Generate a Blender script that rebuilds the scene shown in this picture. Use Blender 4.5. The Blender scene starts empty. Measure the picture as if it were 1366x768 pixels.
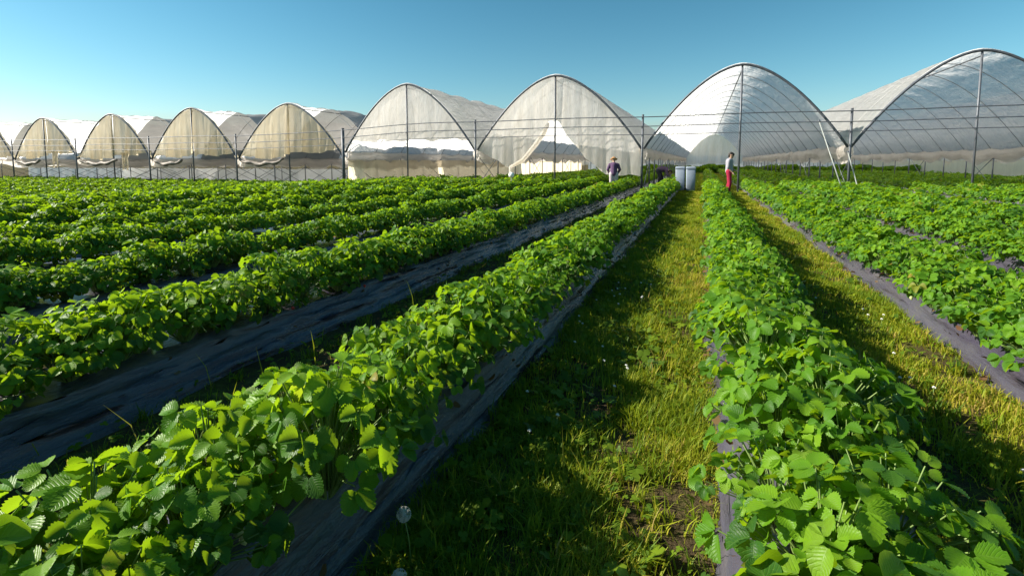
import bpy, math, random
import numpy as np
from mathutils import Vector, Matrix

R = math.radians
rng = np.random.default_rng(11)
random.seed(11)
scene = bpy.context.scene
COL = scene.collection
L = 24.6            # distance of the tunnel fronts
H = 1.35            # camera height


# ------------------------------------------------------------------ helpers
def smooth01(t):
    t = min(1.0, max(0.0, t))
    return t * t * (3 - 2 * t)


def gz(x):
    """height of the terrain: it sinks gently to the left"""
    return -0.42 * smooth01((-x - 12.0) / 13.0)


def tag(o, label=None, cat=None, group=None, kind=None):
    if label: o['label'] = label
    if cat: o['category'] = cat
    if group: o['group'] = group
    if kind: o['kind'] = kind
    return o


def empty(name, loc, rotz=0.0):
    o = bpy.data.objects.new(name, None)
    COL.objects.link(o)
    o.empty_display_size = 0.1
    o.location = loc
    o.rotation_euler = (0, 0, rotz)
    return o


def link(name, me, parent=None, loc=(0, 0, 0)):
    o = bpy.data.objects.new(name, me)
    COL.objects.link(o)
    o.location = loc
    if parent: o.parent = parent
    return o


def np_mesh(name, V, Q, mat, attrs=None, smooth=True):
    """V (n,3), Q (m,4) quads"""
    me = bpy.data.meshes.new(name)
    V = np.asarray(V, dtype=np.float32); Q = np.asarray(Q, dtype=np.int32)
    me.vertices.add(len(V)); me.vertices.foreach_set('co', V.ravel())
    k = Q.shape[1]
    me.loops.add(Q.size); me.loops.foreach_set('vertex_index', Q.ravel())
    me.polygons.add(len(Q))
    me.polygons.foreach_set('loop_start', np.arange(0, Q.size, k, dtype=np.int32))
    try:
        me.polygons.foreach_set('loop_total', np.full(len(Q), k, dtype=np.int32))
    except Exception:
        pass
    me.polygons.foreach_set('use_smooth', np.full(len(Q), smooth, dtype=bool))
    for an, (typ, arr) in (attrs or {}).items():
        a = me.attributes.new(an, typ, 'POINT')
        a.data.foreach_set('value' if typ == 'FLOAT' else 'vector', np.asarray(arr, dtype=np.float32).ravel())
    me.materials.append(mat)
    me.update(calc_edges=True)
    return me


class MB:
    """collects primitives into one mesh"""
    def __init__(s):
        s.v = []; s.f = []

    def tube(s, pts, r, n=8, cap=True):
        pts = [Vector(p) for p in pts]
        rr = r if isinstance(r, (list, tuple)) else [r] * len(pts)
        b = len(s.v); up = None
        for i, p in enumerate(pts):
            d = (pts[min(i + 1, len(pts) - 1)] - pts[max(i - 1, 0)])
            d = d.normalized() if d.length > 1e-9 else Vector((0, 0, 1))
            if up is None:
                up = Vector((0, 0, 1)) if abs(d.z) < 0.9 else Vector((1, 0, 0))
            x = d.cross(up).normalized(); y = x.cross(d).normalized(); up = y
            for k in range(n):
                a = 2 * math.pi * k / n
                s.v.append(p + (x * math.cos(a) + y * math.sin(a)) * rr[i])
        for i in range(len(pts) - 1):
            for k in range(n):
                k2 = (k + 1) % n
                s.f.append((b + i * n + k, b + i * n + k2, b + (i + 1) * n + k2, b + (i + 1) * n + k))
        if cap:
            s.f.append(tuple(b + k for k in reversed(range(n))))
            s.f.append(tuple(b + (len(pts) - 1) * n + k for k in range(n)))
        return s

    def box(s, c, d, taper=1.0, bev=0.0):
        cx, cy, cz = c; dx, dy, dz = d[0] / 2, d[1] / 2, d[2] / 2
        b = len(s.v)
        if bev <= 0:
            for z, t in ((-dz, taper), (dz, 1.0)):
                for x, y in ((-dx, -dy), (dx, -dy), (dx, dy), (-dx, dy)):
                    s.v.append(Vector((cx + x * t, cy + y * t, cz + z)))
            s.f += [(b + 3, b + 2, b + 1, b), (b + 4, b + 5, b + 6, b + 7)]
            s.f += [(b + i, b + (i + 1) % 4, b + 4 + (i + 1) % 4, b + 4 + i) for i in range(4)]
        else:
            rings = [(-dz, taper, bev), (-dz + bev, taper, 0), (dz - bev, 1, 0), (dz, 1, bev)]
            n = 0
            for z, t, inset in rings:
                ring = []
                for sx, sy, a0 in ((1, 1, 0), (-1, 1, 90), (-1, -1, 180), (1, -1, 270)):
                    for a in (0, 45, 90):
                        an = R(a0 + a); q = bev * 1.2
                        ring.append(Vector((cx + (sx * (dx * t - q - inset * 0.6) + q * math.cos(an)),
                                            cy + (sy * (dy * t - q - inset * 0.6) + q * math.sin(an)), cz + z)))
                n = len(ring); s.v += ring
            for i in range(3):
                for k in range(n):
                    k2 = (k + 1) % n
                    s.f.append((b + i * n + k, b + i * n + k2, b + (i + 1) * n + k2, b + (i + 1) * n + k))
            s.f.append(tuple(b + k for k in reversed(range(n))))
            s.f.append(tuple(b + 3 * n + k for k in range(n)))
        return s

    def ball(s, c, r, nu=12, nv=8):
        r = r if isinstance(r, (list, tuple)) else (r, r, r)
        b = len(s.v); c = Vector(c)
        for j in range(nv + 1):
            t = math.pi * (0.02 + 0.96 * j / nv)
            for k in range(nu):
                a = 2 * math.pi * k / nu
                s.v.append(c + Vector((r[0] * math.sin(t) * math.cos(a), r[1] * math.sin(t) * math.sin(a), r[2] * math.cos(t))))
        for j in range(nv):
            for k in range(nu):
                k2 = (k + 1) % nu
                s.f.append((b + j * nu + k, b + (j + 1) * nu + k, b + (j + 1) * nu + k2, b + j * nu + k2))
        s.f.append(tuple(b + k for k in range(nu)))
        s.f.append(tuple(b + nv * nu + k for k in reversed(range(nu))))
        return s

    def mesh(s, name, mat, smooth=True):
        me = bpy.data.meshes.new(name)
        me.from_pydata([tuple(p) for p in s.v], [], s.f)
        me.polygons.foreach_set('use_smooth', [smooth] * len(me.polygons))
        me.materials.append(mat); me.update()
        return me

    def build(s, name, mat, parent=None, loc=(0, 0, 0), smooth=True):
        return link(name, s.mesh(name, mat, smooth), parent, loc)


# ------------------------------------------------------------------ materials
def new_mat(name):
    m = bpy.data.materials.new(name); m.use_nodes = True
    nt = m.node_tree; nt.nodes.clear()
    out = nt.nodes.new('ShaderNodeOutputMaterial')
    return m, nt, out


def N(nt, typ, **kw):
    n = nt.nodes.new(typ)
    for k, v in kw.items():
        if k.startswith('i_'):
            n.inputs[k[2:].replace('_', ' ')].default_value = v
        else:
            setattr(n, k, v)
    return n


def ramp(nt, fac, stops):
    r = nt.nodes.new('ShaderNodeValToRGB')
    el = r.color_ramp.elements
    while len(el) < len(stops): el.new(0.5)
    for e, (p, c) in zip(el, stops):
        e.position = p; e.color = (*c, 1) if len(c) == 3 else c
    nt.links.new(fac, r.inputs['Fac'])
    return r.outputs['Color']


def noise(nt, scale, detail=4, rough=0.6, vec=None, stretch=None):
    n = N(nt, 'ShaderNodeTexNoise'); n.inputs['Scale'].default_value = scale
    n.inputs['Detail'].default_value = detail; n.inputs['Roughness'].default_value = rough
    if vec is None:
        vec = N(nt, 'ShaderNodeTexCoord').outputs['Object']
    if stretch:
        mp = N(nt, 'ShaderNodeMapping'); mp.inputs['Scale'].default_value = stretch
        nt.links.new(vec, mp.inputs['Vector']); vec = mp.outputs['Vector']
    nt.links.new(vec, n.inputs['Vector'])
    return n.outputs['Fac']


def mathn(nt, op, a, b=None):
    m = N(nt, 'ShaderNodeMath', operation=op)
    for i, x in enumerate((a, b)):
        if x is None: continue
        if isinstance(x, (int, float)): m.inputs[i].default_value = x
        else: nt.links.new(x, m.inputs[i])
    return m.outputs[0]


def bump(nt, h, strength=0.3, dist=0.02):
    b = N(nt, 'ShaderNodeBump'); b.inputs['Strength'].default_value = strength
    b.inputs['Distance'].default_value = dist
    nt.links.new(h, b.inputs['Height'])
    return b.outputs['Normal']


def simple(name, base, rough=0.6, var=0.25, scale=6, metal=0.0, bumps=0.1, spec=0.4):
    m, nt, out = new_mat(name)
    p = N(nt, 'ShaderNodeBsdfPrincipled')
    f = noise(nt, scale, 5)
    d = tuple(c * (1 - var) for c in base); l = tuple(min(1, c * (1 + var)) for c in base)
    nt.links.new(ramp(nt, f, [(0.3, d), (0.7, l)]), p.inputs['Base Color'])
    p.inputs['Roughness'].default_value = rough; p.inputs['Metallic'].default_value = metal
    p.inputs['Specular IOR Level'].default_value = spec
    if bumps: nt.links.new(bump(nt, noise(nt, scale * 5, 4), bumps, 0.01), p.inputs['Normal'])
    nt.links.new(p.outputs[0], out.inputs['Surface'])
    return m


def leaf_mat(name, stops, trans, tw=0.45, rough=0.42, veins=True, spec=0.35):
    m, nt, out = new_mat(name)
    tone = N(nt, 'ShaderNodeAttribute', attribute_name='tone').outputs['Fac']
    oi = N(nt, 'ShaderNodeObjectInfo').outputs['Random']
    t = mathn(nt, 'ADD', tone, mathn(nt, 'MULTIPLY', mathn(nt, 'SUBTRACT', oi, 0.5), 0.12))
    if veins:
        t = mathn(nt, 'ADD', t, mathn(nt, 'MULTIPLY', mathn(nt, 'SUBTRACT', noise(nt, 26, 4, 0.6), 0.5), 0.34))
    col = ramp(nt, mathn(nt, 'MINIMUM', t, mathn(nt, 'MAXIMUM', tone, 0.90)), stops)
    p = N(nt, 'ShaderNodeBsdfPrincipled')
    p.inputs['Roughness'].default_value = rough
    p.inputs['Specular IOR Level'].default_value = spec
    nrm = None
    if veins:
        uv = N(nt, 'ShaderNodeAttribute', attribute_name='luv').outputs['Vector']
        sx = N(nt, 'ShaderNodeSeparateXYZ'); nt.links.new(uv, sx.inputs[0])
        au = mathn(nt, 'ABSOLUTE', sx.outputs[0])
        ph = mathn(nt, 'SUBTRACT', mathn(nt, 'MULTIPLY', sx.outputs[1], 50.0), mathn(nt, 'MULTIPLY', au, 19.0))
        w = mathn(nt, 'SINE', ph)
        w3 = mathn(nt, 'POWER', mathn(nt, 'ABSOLUTE', mathn(nt, 'MULTIPLY', mathn(nt, 'ADD', w, 1.0), 0.5)), 6.0)
        mid = mathn(nt, 'LESS_THAN', au, 0.045)
        vein = mathn(nt, 'MAXIMUM', w3, mid)
        hgt = mathn(nt, 'MULTIPLY', vein, -1.0)
        nrm = bump(nt, mathn(nt, 'ADD', hgt, mathn(nt, 'MULTIPLY', noise(nt, 70, 3, 0.6), 1.3)), 0.42, 0.0026)
        nt.links.new(nrm, p.inputs['Normal'])
        mx = N(nt, 'ShaderNodeMix', data_type='RGBA')
        nt.links.new(mathn(nt, 'MULTIPLY', vein, 0.2), mx.inputs['Factor'])
        nt.links.new(col, mx.inputs['A']); mx.inputs['B'].default_value = (0.20, 0.34, 0.07, 1)
        col = mx.outputs['Result']
    nt.links.new(col, p.inputs['Base Color'])
    tr = N(nt, 'ShaderNodeBsdfTranslucent')
    hs = N(nt, 'ShaderNodeMix', data_type='RGBA', blend_type='MIX')
    hs.inputs['Factor'].default_value = 0.62
    nt.links.new(col, hs.inputs['A']); hs.inputs['B'].default_value = (*trans, 1)
    nt.links.new(hs.outputs['Result'], tr.inputs['Color'])
    mx = N(nt, 'ShaderNodeMixShader'); mx.inputs[0].default_value = tw
    nt.links.new(p.outputs[0], mx.inputs[1]); nt.links.new(tr.outputs[0], mx.inputs[2])
    nt.links.new(mx.outputs[0], out.inputs['Surface'])
    return m


def film_mat(name, col, transp=0.2, transl=0.5, dirt=(0.5, 0.46, 0.38), dirt_amt=0.4, wr=(1, 1, 1), bumps=0.5, net=False, streak=None):
    m, nt, out = new_mat(name)
    f = noise(nt, 0.9, 6, 0.65, stretch=wr)
    f2 = noise(nt, 4.0, 5, 0.6, stretch=wr)
    c = ramp(nt, f, [(0.35, col), (0.75, tuple(a * (1 - dirt_amt) + b * dirt_amt for a, b in zip(col, dirt)))])
    hh = f2
    if streak:
        hh = mathn(nt, 'ADD', f2, mathn(nt, 'MULTIPLY', noise(nt, 1.0, 3, 0.5, stretch=streak), 1.6))
    nrm = bump(nt, hh, bumps, 0.16 if streak else 0.12)
    d = N(nt, 'ShaderNodeBsdfPrincipled'); d.inputs['Roughness'].default_value = 0.9 if net else 0.42
    d.inputs['Specular IOR Level'].default_value = 0.05 if net else 0.3
    t = N(nt, 'ShaderNodeBsdfTranslucent'); x = N(nt, 'ShaderNodeBsdfTransparent')
    for s, k in ((d, 'Base Color'), (t, 'Color')):
        nt.links.new(c, s.inputs[k]); nt.links.new(nrm, s.inputs['Normal'])
    a = N(nt, 'ShaderNodeMixShader'); a.inputs[0].default_value = transl
    nt.links.new(d.outputs[0], a.inputs[1]); nt.links.new(t.outputs[0], a.inputs[2])
    b = N(nt, 'ShaderNodeMixShader')
    tf = mathn(nt, 'MULTIPLY', ramp(nt, f2, [(0.3, (0.5,) * 3), (0.7, (1.4,) * 3)]), transp)
    nt.links.new(tf, b.inputs[0])
    nt.links.new(a.outputs[0], b.inputs[1]); nt.links.new(x.outputs[0], b.inputs[2])
    nt.links.new(b.outputs[0], out.inputs['Surface'])
    return m


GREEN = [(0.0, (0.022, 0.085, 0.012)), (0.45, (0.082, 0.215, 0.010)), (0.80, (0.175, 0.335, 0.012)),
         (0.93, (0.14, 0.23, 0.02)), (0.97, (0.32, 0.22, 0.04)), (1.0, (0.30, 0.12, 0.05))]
M = {}
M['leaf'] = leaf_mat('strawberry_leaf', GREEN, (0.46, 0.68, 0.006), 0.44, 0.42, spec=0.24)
M['grass'] = leaf_mat('meadow_grass', [(0.0, (0.03, 0.09, 0.010)), (0.45, (0.14, 0.225, 0.012)), (0.72, (0.29, 0.32, 0.018)),
                                       (0.88, (0.40, 0.35, 0.035)), (1.0, (0.38, 0.26, 0.08))], (0.48, 0.56, 0.02), 0.4, 0.55, veins=False, spec=0.2)
M['stem'] = simple('petiole_green', (0.16, 0.24, 0.06), 0.5, 0.3, 9, bumps=0)
M['steel'] = simple('galvanised_steel', (0.16, 0.17, 0.19), 0.5, 0.3, 5, metal=0.5)
M['dark_steel'] = simple('dark_tube_steel', (0.11, 0.12, 0.14), 0.5, 0.3, 5, metal=0.3)
M['film'] = film_mat('tunnel_film', (0.86, 0.85, 0.84), 0.06, 0.72, (0.74, 0.73, 0.72), 0.5, (0.5, 0.25, 1), 0.9, streak=(0.22, 3.4, 0.22))
M['end_film'] = film_mat('end_wall_film', (0.92, 0.88, 0.83), 0.14, 0.74, (0.7, 0.6, 0.45), 0.5, (1.6, 1, 0.35))
M['skirt'] = film_mat('brownish_skirt_film', (0.80, 0.75, 0.70), 0.12, 0.6, (0.52, 0.46, 0.41), 0.6, (1, 0.4, 2))  # pale film mottled with a darker brown-grey
M['shade_film'] = film_mat('shade_grey_roof_film', (0.50, 0.48, 0.46), 0.06, 0.3, (0.28, 0.27, 0.265), 0.6, (0.5, 0.3, 1))  # grey of a roof slope in shade, put into the film colour
M['hoop_steel'] = simple('pale_hoop_steel', (0.36, 0.36, 0.37), 0.5, 0.15, 5, metal=0.0)
M['net'] = film_mat('beige_shade_net', (0.84, 0.74, 0.55), 0.05, 0.72, (0.68, 0.55, 0.35), 0.7, (1.8, 1, 0.3), net=True)
M['wall_film'] = film_mat('cream_wall_film', (0.86, 0.77, 0.58), 0.04, 0.72, (0.62, 0.52, 0.36), 0.5, (0.8, 0.8, 0.5))
M['white_film'] = film_mat('white_wall_film', (0.90, 0.90, 0.90), 0.04, 0.72, (0.7, 0.7, 0.7), 0.4, (0.6, 0.6, 1))


def plastic_mat():
    m, nt, out = new_mat('black_mulch_plastic')
    p = N(nt, 'ShaderNodeBsdfPrincipled')
    f = noise(nt, 2.2, 7, 0.7, stretch=(1, 0.25, 1))
    nt.links.new(ramp(nt, f, [(0.3, (0.038, 0.031, 0.058)), (0.55, (0.072, 0.066, 0.084)), (0.75, (0.135, 0.125, 0.12))]), p.inputs['Base Color'])
    nt.links.new(ramp(nt, f, [(0.3, (0.17,) * 3), (0.8, (0.42,) * 3)]), p.inputs['Roughness'])
    p.inputs['Specular IOR Level'].default_value = 0.7
    g = mathn(nt, 'ADD', noise(nt, 7, 6, 0.6, stretch=(3.0, 0.35, 3)), mathn(nt, 'MULTIPLY', noise(nt, 30, 3), 0.25))
    nt.links.new(bump(nt, g, 0.45, 0.05), p.inputs['Normal'])
    nt.links.new(p.outputs[0], out.inputs['Surface'])
    return m


M['plastic'] = plastic_mat()


def ground_mat():
    m, nt, out = new_mat('field_soil')
    p = N(nt, 'ShaderNodeBsdfPrincipled')
    a = noise(nt, 1.6, 8, 0.7); b = noise(nt, 14, 6, 0.7)
    f = mathn(nt, 'ADD', mathn(nt, 'MULTIPLY', a, 0.55), mathn(nt, 'MULTIPLY', b, 0.45))
    nt.links.new(ramp(nt, f, [(0.36, (0.035, 0.026, 0.018)), (0.5, (0.085, 0.062, 0.030)), (0.58, (0.10, 0.105, 0.022)), (0.66, (0.24, 0.17, 0.07))]), p.inputs['Base Color'])
    p.inputs['Roughness'].default_value = 0.95; p.inputs['Specular IOR Level'].default_value = 0.1
    nt.links.new(bump(nt, mathn(nt, 'ADD', b, noise(nt, 60, 4)), 0.9, 0.03), p.inputs['Normal'])
    nt.links.new(p.outputs[0], out.inputs['Surface'])
    return m


M['ground'] = ground_mat()

# ------------------------------------------------------------------ camera, world, sun
cam = bpy.data.cameras.new('camera'); co = bpy.data.objects.new('camera', cam); COL.objects.link(co)
YAW = R(20.28); PITCH = R(5.0)
co.location = (0, 0, H)
co.rotation_euler = (R(90) - PITCH, 0, YAW)
cam.sensor_width = 36; cam.lens = 36 * 690 / 1366
cam.shift_y = -(384 - (216 + 690 * math.tan(PITCH))) / 1366
cam.clip_start = 0.05; cam.clip_end = 5000
scene.camera = co

SUN_AZ, SUN_EL = R(-106), R(31.5)
dirv = Vector((math.sin(SUN_AZ) * math.cos(SUN_EL), math.cos(SUN_AZ) * math.cos(SUN_EL), math.sin(SUN_EL)))
sl = bpy.data.lights.new('sun', 'SUN'); so = bpy.data.objects.new('sun', sl); COL.objects.link(so)
sl.energy = 5.0; sl.angle = R(0.5); sl.color = (1.0, 0.93, 0.80)
so.rotation_euler = dirv.to_track_quat('Z', 'Y').to_euler()
so.location = (-30, 10, 30)

w = bpy.data.worlds.new('World'); scene.world = w; w.use_nodes = True
nt = w.node_tree; nt.nodes.clear()
sky = nt.nodes.new('ShaderNodeTexSky'); sky.sky_type = 'NISHITA'; sky.sun_disc = False
sky.sun_elevation = SUN_EL; sky.sun_rotation = SUN_AZ % (2 * math.pi)
sky.air_density = 1.0; sky.dust_density = 0.3; sky.ozone_density = 2.5
hsv = nt.nodes.new('ShaderNodeHueSaturation'); hsv.inputs['Hue'].default_value = 0.468
hsv.inputs['Saturation'].default_value = 1.12; hsv.inputs['Value'].default_value = 1.0
bg = nt.nodes.new('ShaderNodeBackground'); bg.inputs['Strength'].default_value = 0.075
wo = nt.nodes.new('ShaderNodeOutputWorld')
pre = N(nt, 'ShaderNodeVectorMath', operation='SCALE'); pre.inputs['Scale'].default_value = 1 / 7.0
gam = nt.nodes.new('ShaderNodeGamma'); gam.inputs['Gamma'].default_value = 1.28
post = N(nt, 'ShaderNodeVectorMath', operation='SCALE'); post.inputs['Scale'].default_value = 6.0
nt.links.new(sky.outputs[0], pre.inputs[0]); nt.links.new(pre.outputs[0], gam.inputs['Color'])
nt.links.new(gam.outputs[0], post.inputs[0]); nt.links.new(post.outputs[0], hsv.inputs['Color'])
nt.links.new(hsv.outputs[0], bg.inputs[0])
nt.links.new(bg.outputs[0], wo.inputs[0])

scene.view_settings.view_transform = 'Standard'
scene.view_settings.look = 'None'
scene.view_settings.exposure = 1.05
scene.view_settings.gamma = 1.0
scene.render.engine = 'CYCLES'
scene.cycles.use_denoising = True
scene.cycles.max_bounces = 7
scene.cycles.transparent_max_bounces = 24
scene.cycles.transmission_bounces = 6
scene.cycles.diffuse_bounces = 3
scene.cycles.glossy_bounces = 2
scene.cycles.sample_clamp_indirect = 4

# ------------------------------------------------------------------ ground
xs = np.concatenate([np.linspace(-1500, -80, 8), np.linspace(-60, 30, 91), np.linspace(60, 1500, 7)])
ys = np.concatenate([np.linspace(-200, -5, 5), np.linspace(0, 100, 26), np.linspace(150, 3000, 8)])
V = [(x, y, gz(x)) for y in ys for x in xs]
nx = len(xs)
Q = [(j * nx + i, j * nx + i + 1, (j + 1) * nx + i + 1, (j + 1) * nx + i) for j in range(len(ys) - 1) for i in range(nx - 1)]
tag(link('ground', np_mesh('ground', V, Q, M['ground'])), kind='structure')


# ------------------------------------------------------------------ beds
ORD = ['first', 'second', 'third', 'fourth', 'fifth', 'sixth', 'seventh', 'eighth', 'ninth', 'tenth', 'eleventh', 'twelfth',
       'thirteenth', 'fourteenth', 'fifteenth', 'sixteenth', 'seventeenth', 'eighteenth', 'nineteenth', 'twentieth',
       'twenty-first', 'twenty-second', 'twenty-third', 'twenty-fourth', 'twenty-fifth', 'twenty-sixth', 'twenty-seventh',
       'twenty-eighth', 'twenty-ninth', 'thirtieth', 'thirty-first', 'thirty-second', 'thirty-third']
beds = []   # (x, y0, y1, half bottom, foliage half, side, ordinal)
lx = [-1.42, -3.2] + [-3.2 - 1.8 * k for k in range(1, 29)]
for i, x in enumerate(lx):
    y0 = max(-0.6, -x * 0.42 - 1.6); y1 = 62.0 if x > -12 else 27.5
    beds.append((x, y0, y1, 0.39 if i == 0 else 0.42, 0.36 if i == 0 else 0.34 if i == 1 else 0.29, 'left', i))
rx = [0.42, 2.06, 3.70, 5.30]
for i, x in enumerate(rx):
    beds.append((x, max(-0.6, x * 1.5 - 1.8), 62.0, 0.335 if i == 0 else 0.37, 0.35 if i == 0 else 0.47, 'right', i))
for i, x in enumerate([7.9, 9.5, 11.1, 12.7, 14.3, 15.9, 17.5]):
    beds.append((x, 13 + (x - 7.9) * 1.0, 62.0, 0.36, 0.30, 'right', i + 4))


def bed_h(x, y):
    return 0.20


def make_bed(b):
    x, y0, y1, hb, fh, side, k = b
    near = abs(x) < 7.5
    ny = int((y1 - y0) / (0.12 if near else 0.5)) + 1
    yy = np.linspace(y0, y1, ny)
    prof = [(-hb - 0.10, -0.03), (-hb, 0.012), (-hb + 0.035, 0.08), (-hb + 0.085, 0.165), (-hb + 0.17, 0.2), (-0.1, 0.215), (0.1, 0.215),
            (hb - 0.17, 0.2), (hb - 0.085, 0.165), (hb - 0.035, 0.08), (hb, 0.012), (hb + 0.10, -0.03)]
    r = np.random.default_rng(500 + int(x * 10) % 997)
    if near:
        prof = [(-hb - 0.12, -0.03)] + [(-(hb - 0.20 * s ** 1.25), 0.005 + 0.20 * s ** 0.9) for s in np.linspace(0, 1, 11)] + [(-0.1, 0.215)]
        prof = prof + [(-a, b_) for a, b_ in reversed(prof)]
    V = np.zeros((ny, len(prof), 3))
    ph = r.uniform(0, 6, 12)
    for j, (px, pz) in enumerate(prof):
        wob = 0.018 * np.sin(yy * 2.1 + ph[j % 5]) + 0.012 * np.sin(yy * 5.3 + ph[(j * 2) % 7] + j) + r.normal(0, 0.009, ny)
        if near and 0.006 < pz < 0.2:       # long creases in the stretched film
            wob = wob * 0.5 + (0.016 + 0.006 * np.sin(yy * 0.7 + ph[3])) * np.sin(j * 2.35 + ph[1] + 0.5 * np.sin(yy * 1.1 + ph[2]) + 0.2 * np.sin(yy * 3.7 + ph[4]))
        V[:, j, 0] = px + wob * (1 if px > 0 else -1)
        V[:, j, 1] = yy
        V[:, j, 2] = pz + gz(x) + (0.016 * np.sin(yy * 3.3 + ph[(j * 3) % 9]) + r.normal(0, 0.010, ny)) * (1 if pz > 0.05 else 0.3)
    n = len(prof)
    Q = [(i * n + j, i * n + j + 1, (i + 1) * n + j + 1, (i + 1) * n + j) for i in range(ny - 1) for j in range(n - 1)]
    o = link('mulched_bed', np_mesh('mulched_bed', V.reshape(-1, 3), Q, M['plastic']), None, (x, 0, 0))
    tag(o, 'raised bed in dark plastic mulch under the %s strawberry row %s of the grassy path' % (ORD[k], side), 'bed', 'plastic mulched strawberry beds')


for b in beds: make_bed(b)


# ------------------------------------------------------------------ strawberry plants
def leaflet(lod, ln, wd, fold, curl, r):
    if lod == 0: nv, cols = 15, [-1, -0.55, 0, 0.55, 1]
    elif lod == 1: nv, cols = 5, [-1, 0, 1]
    else: nv, cols = 3, [-1, 0, 1]
    P = []; UV = []
    for i in range(nv):
        s = i / (nv - 1)
        wv = wd * (math.sin(math.pi * (0.04 + 0.90 * s ** 0.85)) ** 0.72) * 0.5
        for u in cols:
            x = u * wv; y = ln * s
            if lod == 0 and abs(u) == 1:
                x *= 1.09 if i % 2 else 0.91
                y += 0.03 * ln * (1 if i % 2 else -0.3)
            z = fold * abs(x) - curl * ln * s * s
            if lod == 0:
                z += 0.035 * ln * (0.5 if i % 2 else -0.5) * abs(u) * 0.6
            P.append((x, y, z)); UV.append((u, s, 0))
    n = len(cols)
    Q = [(i * n + j, i * n + j + 1, (i + 1) * n + j + 1, (i + 1) * n + j) for i in range(nv - 1) for j in range(n - 1)]
    return np.array(P), np.array(Q), np.array(UV)


def rotx(a): c, s = math.cos(a), math.sin(a); return np.array([[1, 0, 0], [0, c, -s], [0, s, c]])
def roty(a): c, s = math.cos(a), math.sin(a); return np.array([[c, 0, s], [0, 1, 0], [-s, 0, c]])
def rotz(a): c, s = math.cos(a), math.sin(a); return np.array([[c, -s, 0], [s, c, 0], [0, 0, 1]])


def make_plant(seed, lod, nleaf, Rp, Hp, lsize=0.058):
    r = np.random.default_rng(seed)
    VV = []; QQ = []; TT = []; UU = []; base = 0; stems = []
    for i in range(nleaf):
        az = i * 2.39996 + r.normal(0, 0.35)
        q = math.sqrt((i + 0.5) / nleaf)
        rho = Rp * q * r.uniform(0.75, 1.1)
        h = Hp * (1 - 0.55 * q ** 2.4) * r.uniform(0.78, 1.08)
        if r.random() < 0.18: h *= r.uniform(0.4, 0.75)
        pos = np.array([math.cos(az) * rho, math.sin(az) * rho, h])
        tilt = R(r.normal(8 + 38 * q, 15))
        ax = az - math.pi / 2 + r.normal(0, 0.5)
        roll = R(r.normal(0, 16))
        M3 = rotz(ax) @ rotx(-tilt) @ roty(roll)
        size = lsize * r.uniform(0.55, 1.25)
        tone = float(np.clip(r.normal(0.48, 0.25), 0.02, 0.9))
        tone = float(np.clip(tone + 0.75 * (h / Hp - 0.78), 0.02, 0.9))  # higher leaves given lighter tones that stand for sunlit tops
        if r.random() < 0.018: tone = r.uniform(0.94, 1.0)
        fold = r.uniform(0.15, 0.75); curl = r.uniform(-0.1, 0.5)
        for a in (-1.15, 0, 1.15):
            a2 = a + r.normal(0, 0.12)
            P, Qd, U = leaflet(lod, size * (1.0 if a == 0 else 0.92), size * r.uniform(0.86, 1.0), fold, curl, r)
            P = (rotx(R(r.normal(0, 9))) @ P.T).T
            P = (rotz(a2) @ P.T).T + np.array([-math.sin(a2), math.cos(a2), 0]) * 0.012
            P = (M3 @ P.T).T + pos
            VV.append(P); QQ.append(Qd + base); UU.append(U); TT.append(np.full(len(P), tone)); base += len(P)
        stems.append((pos, az))
    return np.vstack(VV), np.vstack(QQ), np.concatenate(TT), np.vstack(UU), stems


def plant_mesh(seed, lod, n, Rp, Hp, ls=0.058):
    V, Q, T, U, st = make_plant(seed, lod, n, Rp, Hp, ls)
    return np_mesh('strawberry_leaves', V, Q, M['leaf'], {'tone': ('FLOAT', T), 'luv': ('FLOAT_VECTOR', U)}), st


def stems_mesh(st, seed):
    r = random.Random(seed); m = MB()
    for pos, az in st:
        b = Vector((math.cos(az) * 0.02, math.sin(az) * 0.02, 0.0)); e = Vector(pos)
        mid = b.lerp(e, 0.5) + Vector((math.cos(az) * -0.015, math.sin(az) * -0.015, 0.03))
        m.tube([b, mid, e], [0.0032, 0.0026, 0.002], 5, cap=False)
    for k in range(5):
        a = r.uniform(0, 6.28); d = r.uniform(0.1, 0.24)
        m.tube([(0, 0, 0.02), (math.cos(a) * d * 0.6, math.sin(a) * d * 0.6, 0.16), (math.cos(a) * d, math.sin(a) * d, 0.10)], 0.002, 5, cap=False)
    return m.mesh('stems', M['stem'])


M['berry_green'] = simple('unripe_berry', (0.42, 0.46, 0.20), 0.4, 0.2, 40)
M['berry_red'] = simple('ripe_berry', (0.42, 0.03, 0.02), 0.35, 0.3, 40)
M['petal'] = simple('white_petal', (0.82, 0.82, 0.78), 0.6, 0.08, 20)


def berry_mesh(mat):
    m = MB(); ring = [(0.0, 0.004), (-0.004, 0.011), (-0.012, 0.0145), (-0.022, 0.012), (-0.031, 0.006), (-0.035, 0.001)]
    m.tube([(0, 0, z) for z, _ in ring], [q for _, q in ring], 10)
    return m.mesh('berry', mat)


BG, BR = berry_mesh(M['berry_green']), berry_mesh(M['berry_red'])
NV = 13
HI = [plant_mesh(100 + i, 0, 78, 0.235 + 0.012 * (i % 4), 0.315 + 0.02 * (i % 3)) for i in range(NV)]
HS = [stems_mesh(HI[i][1], i) for i in range(NV)]
MI = [plant_mesh(100 + i, 1, 78, 0.235 + 0.012 * (i % 4), 0.315 + 0.02 * (i % 3)) for i in range(NV)]
M1 = [make_plant(300 + i, 1, 46, 0.25, 0.335, 0.074) for i in range(7)]
M2 = [make_plant(400 + i, 2, 30, 0.265, 0.345, 0.10) for i in range(7)]

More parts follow.
